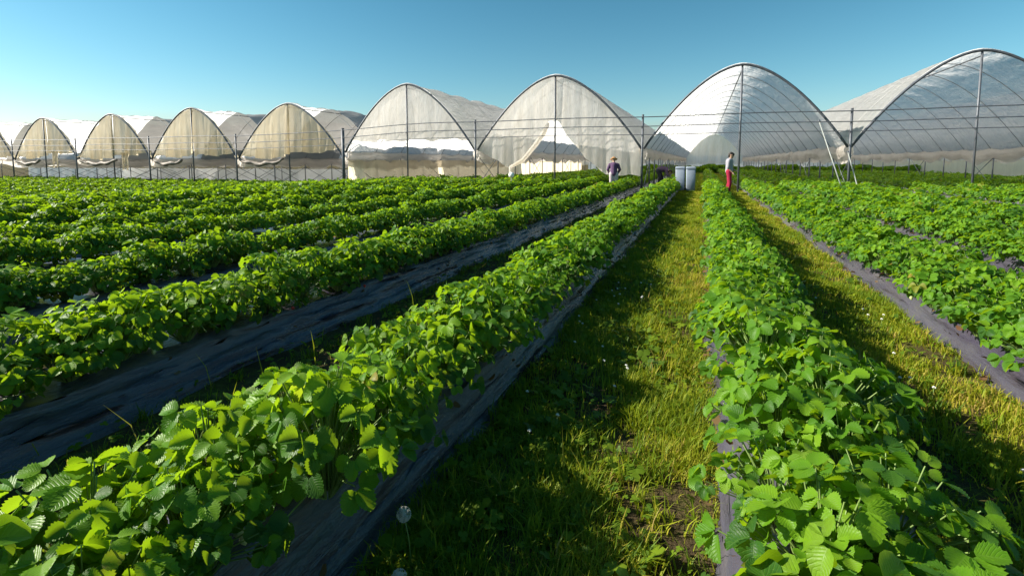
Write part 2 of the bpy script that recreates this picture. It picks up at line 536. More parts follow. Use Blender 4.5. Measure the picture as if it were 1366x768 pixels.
pts = []
for bi, (x, y0, y1, hb, fh, side, k) in enumerate(beds):
    r = np.random.default_rng(9000 + bi)
    far = x < -14 or x > 7
    step = 0.28 if far else 0.17
    off = fh - 0.23
    y = y0; j = 0
    while y < y1:
        if y > 30: step = 0.34
        px = x + (-0.07 if 1 < x < 7 else -0.025 if 0 < x < 1 else 0.085 if x > -2 else 0.02 if x > -4 else 0) + (off if j % 2 else -off) * r.uniform(0.5, 1.25) + r.normal(0, 0.02)
        if r.random() > 0.03 or (y < 7 and abs(x) < 4):
            sc = r.uniform(0.82, 1.16) * (1.0 if side == 'left' else 0.97)
            pts.append((px, y + r.normal(0, 0.03), gz(x) + 0.2, sc * (0.92 if far and x > 7 else 1), r.uniform(0, 6.283), bi))
        y += step * r.uniform(0.85, 1.15); j += 1

# which plants are in view and how near
cy, sy = math.cos(YAW), math.sin(YAW)


def in_view(p):
    x, y, z = p[0], p[1], p[2] + 0.2
    d = y * cy - x * sy
    if d < 0.55: return False
    u = 683 + 690 * (x * cy + y * sy) / d; v = 216 + 690 * (H - z) / d
    return -40 - 130 / d < u < 1406 + 130 / d and v < 768 + 150 / d


order = sorted(range(len(pts)), key=lambda i: (0 if in_view(pts[i]) else 1, pts[i][0] ** 2 + pts[i][1] ** 2))
single = set(order[:300])
rr = random.Random(5)
stuff = []
for i in order:
    p = pts[i]; b = beds[p[5]]
    if i not in single:
        stuff.append(p); continue
    d = math.hypot(p[0], p[1])
    k = rr.randrange(NV)
    root = empty('strawberry_plant', (p[0], p[1], p[2]), p[4])
    root.scale = (p[3] * rr.uniform(0.94, 1.06), p[3], p[3] * rr.uniform(0.9, 1.1))
    nm = '%s row %s of the grassy path' % (ORD[b[6]], b[5])
    tag(root, 'leafy green strawberry plant growing in the ' + nm, 'plant', 'strawberry plants of the ' + nm)
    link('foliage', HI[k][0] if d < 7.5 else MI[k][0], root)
    if d < 7.5:
        link('stems', HS[k], root)
    if d < 6 and rr.random() < 0.45:
        for q in range(rr.randrange(1, 4)):
            a = rr.uniform(0, 6.28); e = rr.uniform(0.17, 0.28)
            o = link('berry', BG if rr.random() < 0.72 else BR, root, (math.cos(a) * e, math.sin(a) * e, rr.uniform(0.02, 0.14)))
            o.rotation_euler = (rr.uniform(-0.5, 0.5), rr.uniform(-0.5, 0.5), 0)

VV = []; QQ = []; TT = []; UU = []; base = 0
for p in stuff:
    d = math.hypot(p[0], p[1])
    src = (M1 if d < 15 else M2)[rr.randrange(7)]
    V = (rotz(p[4]) @ src[0].T).T * np.array([p[3], p[3], p[3] * rr.uniform(0.85, 1.15)]) + np.array(p[:3])
    VV.append(V.astype(np.float32)); QQ.append(src[1] + base); UU.append(src[3])
    TT.append(np.clip(src[2] + rr.uniform(-0.08, 0.08), 0, 1)); base += len(V)
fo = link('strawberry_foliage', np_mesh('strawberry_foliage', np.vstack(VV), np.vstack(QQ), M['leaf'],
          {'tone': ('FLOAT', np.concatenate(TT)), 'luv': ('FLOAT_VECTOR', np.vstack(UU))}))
tag(fo, 'distant strawberry rows merging into a green carpet before the tunnels', 'strawberry plants', kind='stuff')
del VV, QQ, TT, UU
print('plants', len(pts), 'stuff', len(stuff))


# ------------------------------------------------------------------ grass and weeds
def hsh(x, y, s):
    return np.sin(x * 1.7 * s + 1.3) * np.sin(y * 1.1 * s + 0.7) + 0.6 * np.sin(x * 3.9 * s + y * 2.3 * s + 2.0) + 0.4 * np.sin(y * 5.1 * s - x * 4.2 * s)


def blades(x, y, hgt, wid, tone, r):
    n = len(x)
    az = r.uniform(0, 2 * np.pi, n); lean = r.uniform(0.15, 0.95, n)
    dx, dy = np.cos(az), np.sin(az); sx, sy_ = -dy, dx
    V = np.zeros((n, 6, 3)); z0 = np.array([gz(q) for q in x]) if x.min() < -12 else np.zeros(n)
    for k, (f, wf) in enumerate(((0, 1.0), (0.55, 0.75), (1.0, 0.08))):
        o = lean * hgt * f * f
        z = hgt * f * (1 - 0.35 * lean * f)
        for s, c in ((-1, 0), (1, 1)):
            V[:, 2 * k + c, 0] = x + dx * o + sx * wid * wf * s * 0.5
            V[:, 2 * k + c, 1] = y + dy * o + sy_ * wid * wf * s * 0.5
            V[:, 2 * k + c, 2] = z0 + z - 0.004
    b = (np.arange(n) * 6)[:, None]
    Q = np.concatenate([b + np.array([[0, 1, 3, 2]]), b + np.array([[2, 3, 5, 4]])])
    return V.reshape(-1, 3), Q, np.repeat(tone, 6)


r = np.random.default_rng(77)
GV = []; GQ = []; GT = []; gb = 0


def grass_zone(x0, x1, y0, y1, dens, h, wd, dry, clump=0.0):
    global gb
    n = int((x1 - x0) * (y1 - y0) * dens)
    x = r.uniform(x0, x1, n); y = r.uniform(y0, y1, n)
    f = hsh(x, y, 2.2)
    keep = r.uniform(0, 1, n) < np.clip(0.56 + 0.62 * f - clump, 0.05, 1)
    edge = np.minimum(x - x0, x1 - x) + r.normal(0, 0.04, n)
    keep &= edge > 0.0
    x, y, f = x[keep], y[keep], f[keep]; n = len(x)
    g = hsh(x + 7, y - 3, 1.3)
    hgt = h * r.uniform(0.45, 1.3, n) * (1 + 0.35 * np.clip(f, -1, 1))
    tone = np.clip(dry + 0.16 * g + r.normal(0, 0.14, n), 0.02, 0.99)
    V, Q, T = blades(x, y, hgt, wd * r.uniform(0.6, 1.4, n), tone, r)
    GV.append(V); GQ.append(Q + gb); GT.append(T); gb += len(V)


for (x0, x1, dry) in ((-1.04, -0.36, 0.36), (-0.42, 0.10, 0.66), (0.74, 1.72, 0.62)):  # left strip's weedy grass is also toned darker to carry the bed's shadow
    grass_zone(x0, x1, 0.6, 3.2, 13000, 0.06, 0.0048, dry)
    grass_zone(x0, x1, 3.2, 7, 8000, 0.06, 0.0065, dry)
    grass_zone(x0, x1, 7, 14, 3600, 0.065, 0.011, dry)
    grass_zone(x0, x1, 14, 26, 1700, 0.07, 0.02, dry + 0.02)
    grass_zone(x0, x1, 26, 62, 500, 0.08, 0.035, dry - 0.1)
grass_zone(-2.82, -1.78, 0.6, 8, 1000, 0.05, 0.006, 0.2, 0.35)
grass_zone(-2.82, -1.78, 8, 26, 350, 0.06, 0.014, 0.2, 0.35)
grass_zone(2.45, 3.3, 3.5, 26, 500, 0.06, 0.012, 0.6, 0.35)
grass_zone(4.1, 4.9, 6, 26, 400, 0.06, 0.014, 0.6, 0.35)
grass_zone(5.7, 7.6, 9, 30, 420, 0.10, 0.02, 0.3, 0.1)
grass_zone(-1.0, 0.0, 1.0, 9, 9, 0.20, 0.005, 0.7)
grass_zone(-2.8, -1.8, 1.0, 14, 14, 0.24, 0.006, 0.62)
grass_zone(0.8, 1.7, 2.0, 9, 7, 0.17, 0.005, 0.7)
def tufts(x0, x1, y0, y1, n, h, wd, dry):
    global gb
    for _ in range(n):
        c = 26; cx_, cy_ = r.uniform(x0, x1), r.uniform(y0, y1); sp = r.uniform(0.015, 0.06)
        x = cx_ + r.normal(0, sp, c); y = cy_ + r.normal(0, sp, c)
        V, Q, T = blades(x, y, h * r.uniform(0.4, 1.2, c), wd * r.uniform(0.6, 1.5, c), np.clip(dry + r.normal(0, 0.2) + r.normal(0, 0.1, c), 0.02, 0.99), r)
        GV.append(V); GQ.append(Q + gb); GT.append(T); gb += len(V)


tufts(-1.02, 0.05, 0.8, 6, 330, 0.11, 0.006, 0.45)
tufts(-1.02, 0.05, 6, 16, 330, 0.11, 0.010, 0.5)
tufts(0.8, 1.68, 1.4, 12, 320, 0.10, 0.008, 0.5)
tufts(-2.8, -1.8, 0.7, 12, 170, 0.09, 0.007, 0.25)
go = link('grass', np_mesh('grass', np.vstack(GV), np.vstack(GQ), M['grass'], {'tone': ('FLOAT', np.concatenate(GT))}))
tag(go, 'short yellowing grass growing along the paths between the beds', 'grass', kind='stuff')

# clover and broad-leaved weeds in the sward
CV = []; CQ = []; CT = []; CU = []; cb = 0
cl = []
for (x0, x1, y0, y1, n, s0) in ((-1.02, -0.1, 0.7, 6, 420, 0.036), (-1.02, 0.08, 0.7, 5, 1500, 0.017), (-1.02, 0.08, 5, 14, 900, 0.03), (0.76, 1.68, 0.9, 5, 900, 0.017),
                                (0.76, 1.68, 5, 14, 600, 0.03), (-2.8, -1.8, 0.6, 7, 900, 0.022)):
    for _ in range(n):
        x, y = r.uniform(x0, x1), r.uniform(y0, y1)
        if hsh(np.array([x]), np.array([y]), 1.7)[0] > -0.1 or r.random() < 0.25: cl.append((x, y, s0))
for x, y, s0 in cl:
    z = r.uniform(0.015, 0.06); a0 = r.uniform(0, 6.28); tone = float(np.clip(r.normal(0.35, 0.15), 0, 0.8)); s = s0 * r.uniform(0.6, 1.4)
    Tm = rotx(r.normal(0, 0.35)) @ roty(r.normal(0, 0.35))
    for a in (0, 2.09, 4.19):
        P = np.array([(-0.15, 0, 0), (0.15, 0, 0), (-0.55, 0.55, 0.08), (0.55, 0.55, 0.08), (-0.3, 1.0, 0), (0.3, 1.0, 0)]) * s
        P = (rotz(a0) @ Tm @ rotz(a) @ P.T).T + np.array([x, y, z])
        CV.append(P); CQ.append(np.array([[0, 1, 3, 2], [2, 3, 5, 4]]) + cb); CT.append(np.full(6, tone)); cb += 6
wo_ = link('clover', np_mesh('clover', np.vstack(CV), np.vstack(CQ), M['grass'], {'tone': ('FLOAT', np.concatenate(CT))}))
tag(wo_, 'low clover and weeds spreading through the path grass', 'clover', kind='stuff')

# dry leaves fallen on the plastic and along its edges
LV = []; LQ = []; LT = []; lb = 0
for (xa, xb, ya, yb, n) in ((1.60, 1.98, 2.8, 22, 320), (-1.16, -0.92, 1.2, 18, 110), (-2.98, -2.7, 1.5, 18, 150), (0.0, 0.16, 1.0, 16, 160), (3.2, 3.5, 5, 22, 260)):
    for _ in range(n):
        x, y = r.uniform(xa, xb), r.uniform(ya, yb); s = r.uniform(0.010, 0.026) * (1 + y / 30)
        cxb = min((b[0] for b in beds), key=lambda q: abs(q - x)); dd = abs(x - cxb)
        z = 0.215 if dd < 0.2 else max(0.01, 0.215 - (dd - 0.2) * 0.95)
        P = np.array([(-0.5, -0.9, 0.25), (0.5, -0.9, 0.15), (-0.8, 0, 0), (0.8, 0, 0.1), (-0.3, 1, 0.35), (0.3, 1, 0.3)]) * s
        P = (rotz(r.uniform(0, 6.28)) @ rotx(r.normal(0, 0.4)) @ roty(r.normal(0, 0.4)) @ P.T).T + np.array([x, y, z + 0.012])
        LV.append(P); LQ.append(np.array([[0, 1, 3, 2], [2, 3, 5, 4]]) + lb); LT.append(np.full(6, r.uniform(0.82, 1.0))); lb += 6
M['dry'] = leaf_mat('dry_leaf', [(0.0, (0.14, 0.09, 0.04)), (0.85, (0.20, 0.13, 0.06)), (0.93, (0.13, 0.065, 0.035)), (1.0, (0.28, 0.22, 0.13))], (0.4, 0.2, 0.06), 0.25, 0.8, veins=False, spec=0.1)
ll = link('leaf_litter', np_mesh('leaf_litter', np.vstack(LV), np.vstack(LQ), M['dry'], {'tone': ('FLOAT', np.concatenate(LT))}))
tag(ll, 'dry brown leaves scattered over the plastic and its edges', 'leaf litter', kind='stuff')

# ------------------------------------------------------------------ polytunnels
GX = [21.9, 13.75, 5.53, -2.67, -11.05, -19.3, -27.4, -35.2, -42.85, -50.5, -58.5]
GUT = 1.95; RISE = 3.55; BAY = 2.88


def arch(t, hw, rise):
    """t in -1..1 -> local x, z above the ground"""
    return t * hw, GUT + rise * (1 - abs(t) ** 1.72)


def grid_obj(name, P, nu, nv, mat, parent):
    Q = [(i * nv + j, i * nv + j + 1, (i + 1) * nv + j + 1, (i + 1) * nv + j) for i in range(nu - 1) for j in range(nv - 1)]
    return link(name, np_mesh(name, P, Q, mat), parent)


def end_panel(name, mat, parent, hw, rise, bottom, t0=-1.0, t1=1.0, n=72, m=20, fold=0.07, seed=0, y=0.05):
    """a film or net hung in the front arch from the hoop down to bottom(x)"""
    rr = np.random.default_rng(seed); ph = rr.uniform(0, 6, 6); P = []
    for i in range(n):
        t = t0 + (t1 - t0) * i / (n - 1)
        x, zt = arch(t * 0.992, hw - 0.05, rise - 0.03)
        zb = min(bottom(x), zt - 0.01)
        for j in range(m):
            s = j / (m - 1)
            d = fold * (0.25 + s) * (math.sin(x * 5.2 + ph[0]) + 0.6 * math.sin(x * 11 + ph[1] + s) + 0.5 * math.sin(x * 2.3 + ph[2] + 2 * s))
            P.append((x, y + d, zt + (zb - zt) * s + 0.03 * s * math.sin(x * 7 + ph[3])))
    return grid_obj(name, P, n, m, mat, parent)


def interp(pairs):
    xsn = [a for a, _ in pairs]; zs = [b for _, b in pairs]
    return lambda x: float(np.interp(x, xsn, zs))


rr_len = [0.85, 0.7, 1.05, 0.8, 0.95]
M['roll'] = simple('rolled_brown_film', (0.20, 0.165, 0.14), 0.6, 0.4, 6, bumps=0.4)


def make_tunnel(k, bays, rise, label, end):
    xr, xl = GX[k], GX[k + 1]
    cx, hw = (xr + xl) / 2, (xr - xl) / 2
    root = empty('polytunnel', (cx, L, gz(cx)))
    tag(root, label, 'polytunnel', 'row of polytunnels behind the field')
    hx = hw - 0.05
    rr = np.random.default_rng(40 + k)
    # hoops and legs
    for b in range(bays + 1):
        yb = b * BAY
        pts_ = []
        for i in range(29):
            t = -1 + 2 * i / 28
            x, z = arch(t, hx, rise); pts_.append((x, yb, z))
        front = b == 0
        MB().tube(pts_, 0.052 if front else 0.017, 8).build('front_hoop' if front else 'hoop', M['dark_steel'] if front else M['hoop_steel'], root)
        if not front:
            MB().tube([(-hx, yb, -0.1), (-hx, yb, GUT + 0.05)], 0.034, 8).build('leg', M['steel'], root)
    MB().tube([(0, 0.03, -0.1), (0, 0.03, GUT + rise - 0.05)], 0.042, 8).build('centre_pole', M['dark_steel'], root)
    # roof film
    ph = rr.uniform(0, 6, 8)
    sub = 8; nv = 61
    if k >= 5:
        c1 = 9 + int(rr.integers(0, 7)); c2 = c1 + 12 + int(rr.integers(0, 10))
        secs = [(0, c1, 'white_film', 0.06), (c1, c2, 'shade_film', 0.0), (c2 + 2, bays * sub, 'white_film', 0.1)]
    else:
        secs = [(0, bays * sub, 'film', 0.0)]
    sagk = [0.10 * (0.5 + rr.random()) for _ in range(bays + 1)]
    for i0, i1, mname, slack in secs:
      P = []; nu = i1 - i0 + 1
      for i in range(i0, i1 + 1):
        f = (i % sub) / sub; yb = i * BAY / sub
        sag = sagk[i // sub] * math.sin(math.pi * f) + slack * (0.6 + 0.4 * math.sin(yb * 1.3 + ph[5]))
        for j in range(nv):
            t = -1 + (2.0 if k < 5 or i0 > 0 else 1.10 + 0.06 * math.sin(yb * 2.2)) * j / (nv - 1)
            x, z = arch(t, hx, rise + 0.04)
            wv = 0.035 * math.sin(yb * 4.3 + t * 3 + ph[0]) * math.sin(t * 9 + ph[1]) + 0.022 * math.sin(t * 23 + yb * 1.7 + ph[2]) + 0.03 * math.sin(yb * 7.7 + t * 6 + ph[6])
            low = max(0.0, abs(t) - 0.6) / 0.4
            wv -= 0.10 * low * math.sin(math.pi * f)
            k2 = sag * (1 - 0.5 * abs(t))
            P.append((x * (1 - 0.012 * k2), yb + (0.05 if i == 0 else 0), z + 0.045 - k2 + wv * (0 if f == 0 else 1)))
      grid_obj('roof_film', P, nu, nv, M[mname], root)
    # film rolled down below the gutters, one skirt per side
    for sgn in (-1, 1):
        P = []; nu2 = bays * 8 + 1; nv2 = 7
        dep = 0.62
        for i in range(nu2):
            f = (i % 8) / 8; yb = i * BAY / 8
            bi_ = i // 8
            dz = dep * (0.62 + (0.16 + 0.34 * ((bi_ * 7 + k * 3) % 5) / 4) * math.sin(math.pi * f) + 0.14 * math.sin(yb * 0.9 + ph[3] * sgn) + 0.05 * math.sin(yb * 5.1))
            for j in range(nv2):
                s = j / (nv2 - 1)
                P.append((sgn * (hx - 0.03 - 0.10 * math.sin(math.pi * s) - 0.05 * math.sin(yb * 3.1 + ph[4]) * s), yb, GUT + 0.10 - (dz + 0.1) * s))
        grid_obj('side_skirt', P, nu2, nv2, M['skirt'], root)
    if k in (1, 2, 3, 4):    # far end closed with film above the crop
        end_panel('back_curtain', M['end_film'], root, hw, rise, lambda x: 0.95 + 0.1 * math.sin(x * 2.1), -1, 1, 40, 10, 0.06, k + 80, y=bays * BAY - 0.1)
    # ridge tube
    MB().tube([(0, 0, GUT + rise - 0.2), (0, bays * BAY, GUT + rise - 0.2)], 0.025, 6).build('ridge_tube', M['steel'], root)
    # diagonal braces between the legs of the left gutter
    for b in range(0, min(bays, 9), 1 if k >= 5 else 3):
        for s in (0, 1):
            y0, y1 = (b, b + 1) if s == 0 else (b + 1, b)
            MB().tube([(-hx + 0.02 + 0.04 * s, y0 * BAY, 0.1), (-hx + 0.02 + 0.04 * s, y1 * BAY, (1.35 if k >= 5 else 1.65))], 0.016, 6).build('brace', M['dark_steel'] if k >= 5 else M['steel'], root)
    # end covering
    if end == 'net':
        cut = rr.uniform(0.35, 0.6)
        zl = GUT + rr.uniform(0.05, 0.22)
        b = interp([(-hw, zl + 0.1), (-hw * 0.7, zl + 0.05), (-hw * 0.45, zl - 0.12), (-0.5, zl + 0.02), (0.0, zl + 0.15)])
        end_panel('end_curtain', M['net'], root, hw, rise, b, -1, 0.03, 64, 16, 0.12, k)
        zr = zl + rr.uniform(0.0, 0.35)
        b = interp([(0.0, zr), (0.4, zr + 0.1), (hw * 0.5, zr - 0.02), (hw, zr + 0.35)])
        end_panel('end_curtain', M['net'], root, hw, rise, b, -0.02, 1, 64, 16, 0.13, k + 50, y=0.2)
        # loose roll of film slung under the left half
        m = MB(); q = []; rad = []
        for i in range(19):
            f = i / 18; x = -hw + 0.15 + f * (hw * rr_len[k % 5])
            q.append((x, -0.02 + 0.04 * math.sin(x * 4 + k), GUT - 0.05 - 0.28 * math.sin(math.pi * f) ** 0.8 + 0.05 * math.sin(x * 5 + k * 2)))
            rad.append(0.07 + 0.06 * math.sin(math.pi * f) + 0.025 * math.sin(x * 9 + k))
        m.tube(q, rad, 10); m.build('rolled_hem', M['roll'], root)
        if k in (7, 8):     # a torn strip hanging down
            P = []
            for i in range(9):
                for j in range(13):
                    x = 0.9 + 0.9 * i / 8; s_ = j / 12
                    P.append((x - 0.35 * s_ * (i / 8 - 0.3) + 0.03 * math.sin(s_ * 9 + i), -0.08 + 0.05 * math.sin(i * 2.1 + s_ * 3), zr + 0.2 - s_ * (1.0 + 0.25 * math.sin(i * 1.1))))
            grid_obj('torn_strip', P, 9, 13, M['net'], root)
    elif end == 'film':
        end_panel('end_curtain', M['end_film'], root, hw, rise, lambda x: 2.58 + 0.05 * math.sin(x * 3), -1, 1, 80, 16, 0.035, k)
    elif end == 'parted':
        b = interp([(-hw, 1.95), (-3.2, 1.5), (-2.3, 1.0), (-1.6, 1.4), (-0.9, 2.25), (-0.3, 3.3), (0.2, 3.4)])
        end_panel('end_curtain', M['end_film'], root, hw, rise, b, -1, 0.015, 60, 22, 0.05, k)
        b = interp([(-0.1, 3.4), (0.2, 3.25), (0.8, 2.35), (1.6, 1.45), (2.5, 0.75), (hw, 0.72)])
        end_panel('end_curtain', M['end_film'], root, hw, rise, b, -0.01, 1, 60, 22, 0.05, k + 9, y=0.10)
        m = MB()
        m.tube([(-0.3, 0.0, 3.25), (-0.55, -0.05, 2.75), (-0.95, -0.08, 2.2), (-1.6, -0.08, 1.45), (-2.3, -0.05, 1.08)], [0.05, 0.13, 0.12, 0.10, 0.08], 10)
        m.tube([(-2.3, -0.05, 1.1), (-2.33, -0.03, 0.8), (-2.3, 0, 0.62)], [0.07, 0.05, 0.11], 10)
        m.build('gathered_hem', M['end_film'], root)
    return root, hx


def side_wall(root, x, bays, ztop, mat):
    P = []; n = bays * 8 + 1; m_ = 8
    for i in range(n):
        yb = i * BAY / 8
        for j in range(m_):
            s = j / (m_ - 1)
            P.append((x + 0.05 * math.sin(yb * 2.2) * math.sin(math.pi * s) + 0.02 * math.sin(yb * 7), yb + 0.1, -0.02 + ztop * s))
    grid_obj('side_wall', P, n, m_, mat, root)


T = [
    (0, 23, 3.55, 'open white polytunnel beyond the right edge, with a cream side wall at its far side', 'open'),
    (1, 21, 3.55, 'open polytunnel nearest the right edge, its streaky film roof seen from inside', 'open'),
    (2, 21, 3.55, 'open-fronted polytunnel behind the standing worker in red trousers, glossy film inside', 'open'),
    (3, 21, 3.55, 'polytunnel with white front film parted like curtains beneath its centre', 'parted'),
    (4, 21, 3.62, 'polytunnel with a pale film front ending at the rails and a cream side wall', 'film'),
    (5, 10, 3.25, 'polytunnel with a beige net front, rightmost and roundest of the beige ones', 'net'),
    (6, 10, 3.30, 'beige netted polytunnel second from the right among the beige ones', 'net'),
    (7, 10, 3.15, 'beige netted polytunnel with a dark fold down its middle, third of the beige ones', 'net'),
    (8, 10, 3.10, 'small looking beige netted polytunnel, leftmost one seen whole', 'net'),
    (9, 10, 3.10, 'beige netted polytunnel cut off by the left edge of the picture', 'net'),
]
for k, bays, rise, lab, end in T:
    root, hx = make_tunnel(k, bays, rise, lab, end)
    if k == 4: side_wall(root, -hx + 0.09, bays, 1.55, M['wall_film'])
    if k == 0: side_wall(root, hx - 0.09, bays, 1.5, M['wall_film'])

# rail frame along the tunnel fronts
fr = empty('rail_fence', (0, L - 0.12, 0))
tag(fr, 'long steel rail frame with three rails running across all the tunnel fronts', 'fence')
for i, x in enumerate(GX[1:]):
    thick = 0.09 if i == 4 else 0.048
    z = gz(x)
    m = MB(); m.tube([(x, 0, z - 0.1), (x, 0, z + 3.48)], thick, 10); m.tube([(x, 0, z + 3.48), (x, 0, z + 3.5)], [thick * 1.1, thick * 1.1], 10)
    m.build('post', M['dark_steel'], fr)
xx = np.linspace(22, -60, 165)
for zr, rad in ((3.40, 0.023), (2.98, 0.021), (2.60, 0.017)):
    MB().tube([(x, -0.055, gz(x) + zr + 0.02 * math.sin(x * 0.75)) for x in xx], rad, 6).build('rail', M['dark_steel'], fr)


# low white sheets closing the view behind the tunnels
def sheet(name, x0, x1, y, z0h, ztop, mat, label, cat):
    n = int((x1 - x0) * 3); P = []
    for i in range(n):
        x = x0 + (x1 - x0) * i / (n - 1)
        for j in range(5):
            s = j / 4
            P.append((x, 0.05 * math.sin(x * 1.9) * s + 0.03 * math.sin(x * 5), gz(x) + z0h + (ztop - z0h) * s + 0.03 * math.sin(x * 2.18) * (s == 1)))
    root = empty(name, (0, y, 0))
    grid_obj('sheet', P, n, 5, mat, root)
    xp = x0
    while xp <= x1:
        MB().tube([(xp, 0.12, gz(xp) - 0.1), (xp, 0.12, gz(xp) + ztop + 0.06)], 0.03, 6).build('stake', M['steel'], root)
        xp += max(2.5, (x1 - x0) / 60)
    return tag(root, label, cat)


sheet('windbreak', -75, -19.6, 37.7, 0.0, 1.12, M['white_film'], 'low white windbreak sheet standing behind the beige netted polytunnels', 'windbreak')
sheet('windbreak', -19.0, 60, 90, 0.0, 2.3, M['white_film'], 'tall white windbreak sheet far behind the open polytunnels', 'windbreak')

# far dark hedge
r2 = np.random.default_rng(3)
n = 9000
hx_ = r2.uniform(-13, 34, n); hy = 68 + r2.normal(0, 0.5, n)
top = 0.82 + 0.14 * np.sin(hx_ * 0.9) + 0.08 * np.sin(hx_ * 2.7)
hz_ = r2.uniform(0, 1, n) * top
P = np.zeros((n, 4, 3)); s = r2.uniform(0.08, 0.2, n)
a = r2.uniform(0, 6.28, n); b_ = r2.normal(0, 0.6, n)
for k, (u, v) in enumerate(((-1, -1), (1, -1), (1, 1), (-1, 1))):
    P[:, k, 0] = hx_ + s * u * np.cos(a); P[:, k, 1] = hy + s * u * np.sin(a) + s * v * np.sin(b_); P[:, k, 2] = hz_ + s * v * np.cos(b_)
hd = link('hedge', np_mesh('hedge', P.reshape(-1, 3), np.arange(n * 4).reshape(n, 4), M['leaf'],
          {'tone': ('FLOAT', np.repeat(np.clip(r2.normal(0.12, 0.1, n), 0, 0.4), 4)), 'luv': ('FLOAT_VECTOR', np.tile([0.5, 0.3, 0], (n * 4, 1)))}, smooth=False))
tag(hd, 'low dark hedge seen through the open tunnels in the far background', 'hedge', kind='stuff')

# prop poles leaning beside the open tunnel
M['pale_pipe'] = simple('pale_pipe', (0.30, 0.32, 0.30), 0.5, 0.15, 8)
for (a, b, lab) in (((5.05, 22.6, -0.05), (4.35, 24.3, 3.0), 'long pale pipe leaning from the crop against the tunnel hoop'),
                    ((5.62, 22.9, -0.05), (5.42, 24.3, 1.75), 'short pale pipe leaning on the post at the tunnel corner')):
    root = empty('prop_pole', a); v = Vector(b) - Vector(a)
    MB().tube([(0, 0, 0), v], 0.022, 8).build('pipe', M['pale_pipe'], root)
    MB().tube([v * 0.985, v * 1.01], 0.04, 8).build('clamp', M['dark_steel'], root)
    tag(root, lab, 'pole', 'pale prop pipes by the tunnel')

# marker stake in the left rows
st = empty('marker_stake', (-7.65, 20.6, 0))
MB().tube([(0, 0, -0.05), (0.01, 0, 0.86)], 0.016, 8).build('stake', M['pale_pipe'], st)
mk = MB(); mk.ball((0.01, 0, 0.80), (0.13, 0.10, 0.12)); mk.build('bag', M['petal'], st)
tag(st, 'thin stake topped by a round white bag among the left rows', 'stake')

# ------------------------------------------------------------------ bins
M['bin'] = simple('blue_grey_plastic', (0.24, 0.28, 0.35), 0.55, 0.12, 5, bumps=0.05)
M['bin_dark'] = simple('dark_bin_rim', (0.10, 0.13, 0.19), 0.5, 0.1, 5)
M['rubber'] = simple('black_rubber', (0.02, 0.02, 0.02), 0.8, 0.2, 20)
for (x, y, rz, lab) in ((-0.54, 24.75, 0.06, 'blue-grey upright bin on the grass path, right one standing clear of the plants'),
                        (-0.99, 24.95, -0.05, 'blue-grey upright bin half hidden behind the crop, left of its twin')):
    b = empty('storage_bin', (x, y, 0), rz)
    MB().box((0, 0, 0.54), (0.40, 0.46, 0.98), taper=0.90, bev=0.03).build('body', M['bin'], b)
    MB().box((0, 0, 1.052), (0.425, 0.50, 0.05), bev=0.018).build('rim', M['bin'], b)
    lid = MB().box((0, 0, 1.10), (0.40, 0.47, 0.07), taper=1.04, bev=0.03).build('lid', M['bin'], b)
    MB().tube([(-0.14, 0.27, 1.05), (0.14, 0.27, 1.05)], 0.014, 8).build('handle', M['bin_dark'], b)
    for s in (-1, 1):
        wl = MB(); wl.tube([(s * 0.16, 0.22, 0.09), (s * 0.205, 0.22, 0.09)], 0.09, 16); wl.build('wheel', M['rubber'], b)
    tag(b, lab, 'bin', 'blue-grey bins on the path')


# ------------------------------------------------------------------ people
def capsules(segs, vox, name, mat, smooth_it=4):
    m = MB()
    for a, b, ra, rb in segs:
        a = Vector(a); b = Vector(b)
        n = 5; pts_ = []; rad = []
        d = (b - a); ln = d.length; d = d.normalized() if ln > 1e-6 else Vector((0, 0, 1))
        for q in (-0.98, -0.7, -0.3): pts_.append(a + d * ra * q); rad.append(ra * math.sqrt(1 - q * q))
        pts_.append(a.lerp(b, 0.02)); rad.append(ra)
        pts_.append(a.lerp(b, 0.98)); rad.append(rb)
        for q in (0.3, 0.7, 0.98): pts_.append(b + d * rb * q); rad.append(rb * math.sqrt(1 - q * q))
        m.tube(pts_, rad, 14)
    me = m.mesh(name + '_raw', mat)
    o = bpy.data.objects.new(name, me); COL.objects.link(o)
    md = o.modifiers.new('remesh', 'REMESH'); md.mode = 'VOXEL'; md.voxel_size = vox; md.use_smooth_shade = True
    sm = o.modifiers.new('smooth', 'SMOOTH'); sm.iterations = smooth_it; sm.factor = 0.5
    dg = bpy.context.evaluated_depsgraph_get()
    ev = bpy.data.meshes.new_from_object(o.evaluated_get(dg))
    bpy.data.objects.remove(o); bpy.data.meshes.remove(me)
    ev.name = name
    ev.materials.clear(); ev.materials.append(mat)
    return ev


def ell(c, r):   # an ellipsoid-ish stack as two short capsules
    return [(c, (c[0], c[1], c[2] + 0.001), r, r)]


M['skin'] = simple('skin', (0.42, 0.26, 0.18), 0.5, 0.1, 10, bumps=0)
M['hair'] = simple('dark_hair', (0.02, 0.015, 0.012), 0.6, 0.3, 30)


def cloth(name, c):
    return simple(name, c, 0.85, 0.2, 8, bumps=0.3, spec=0.15)


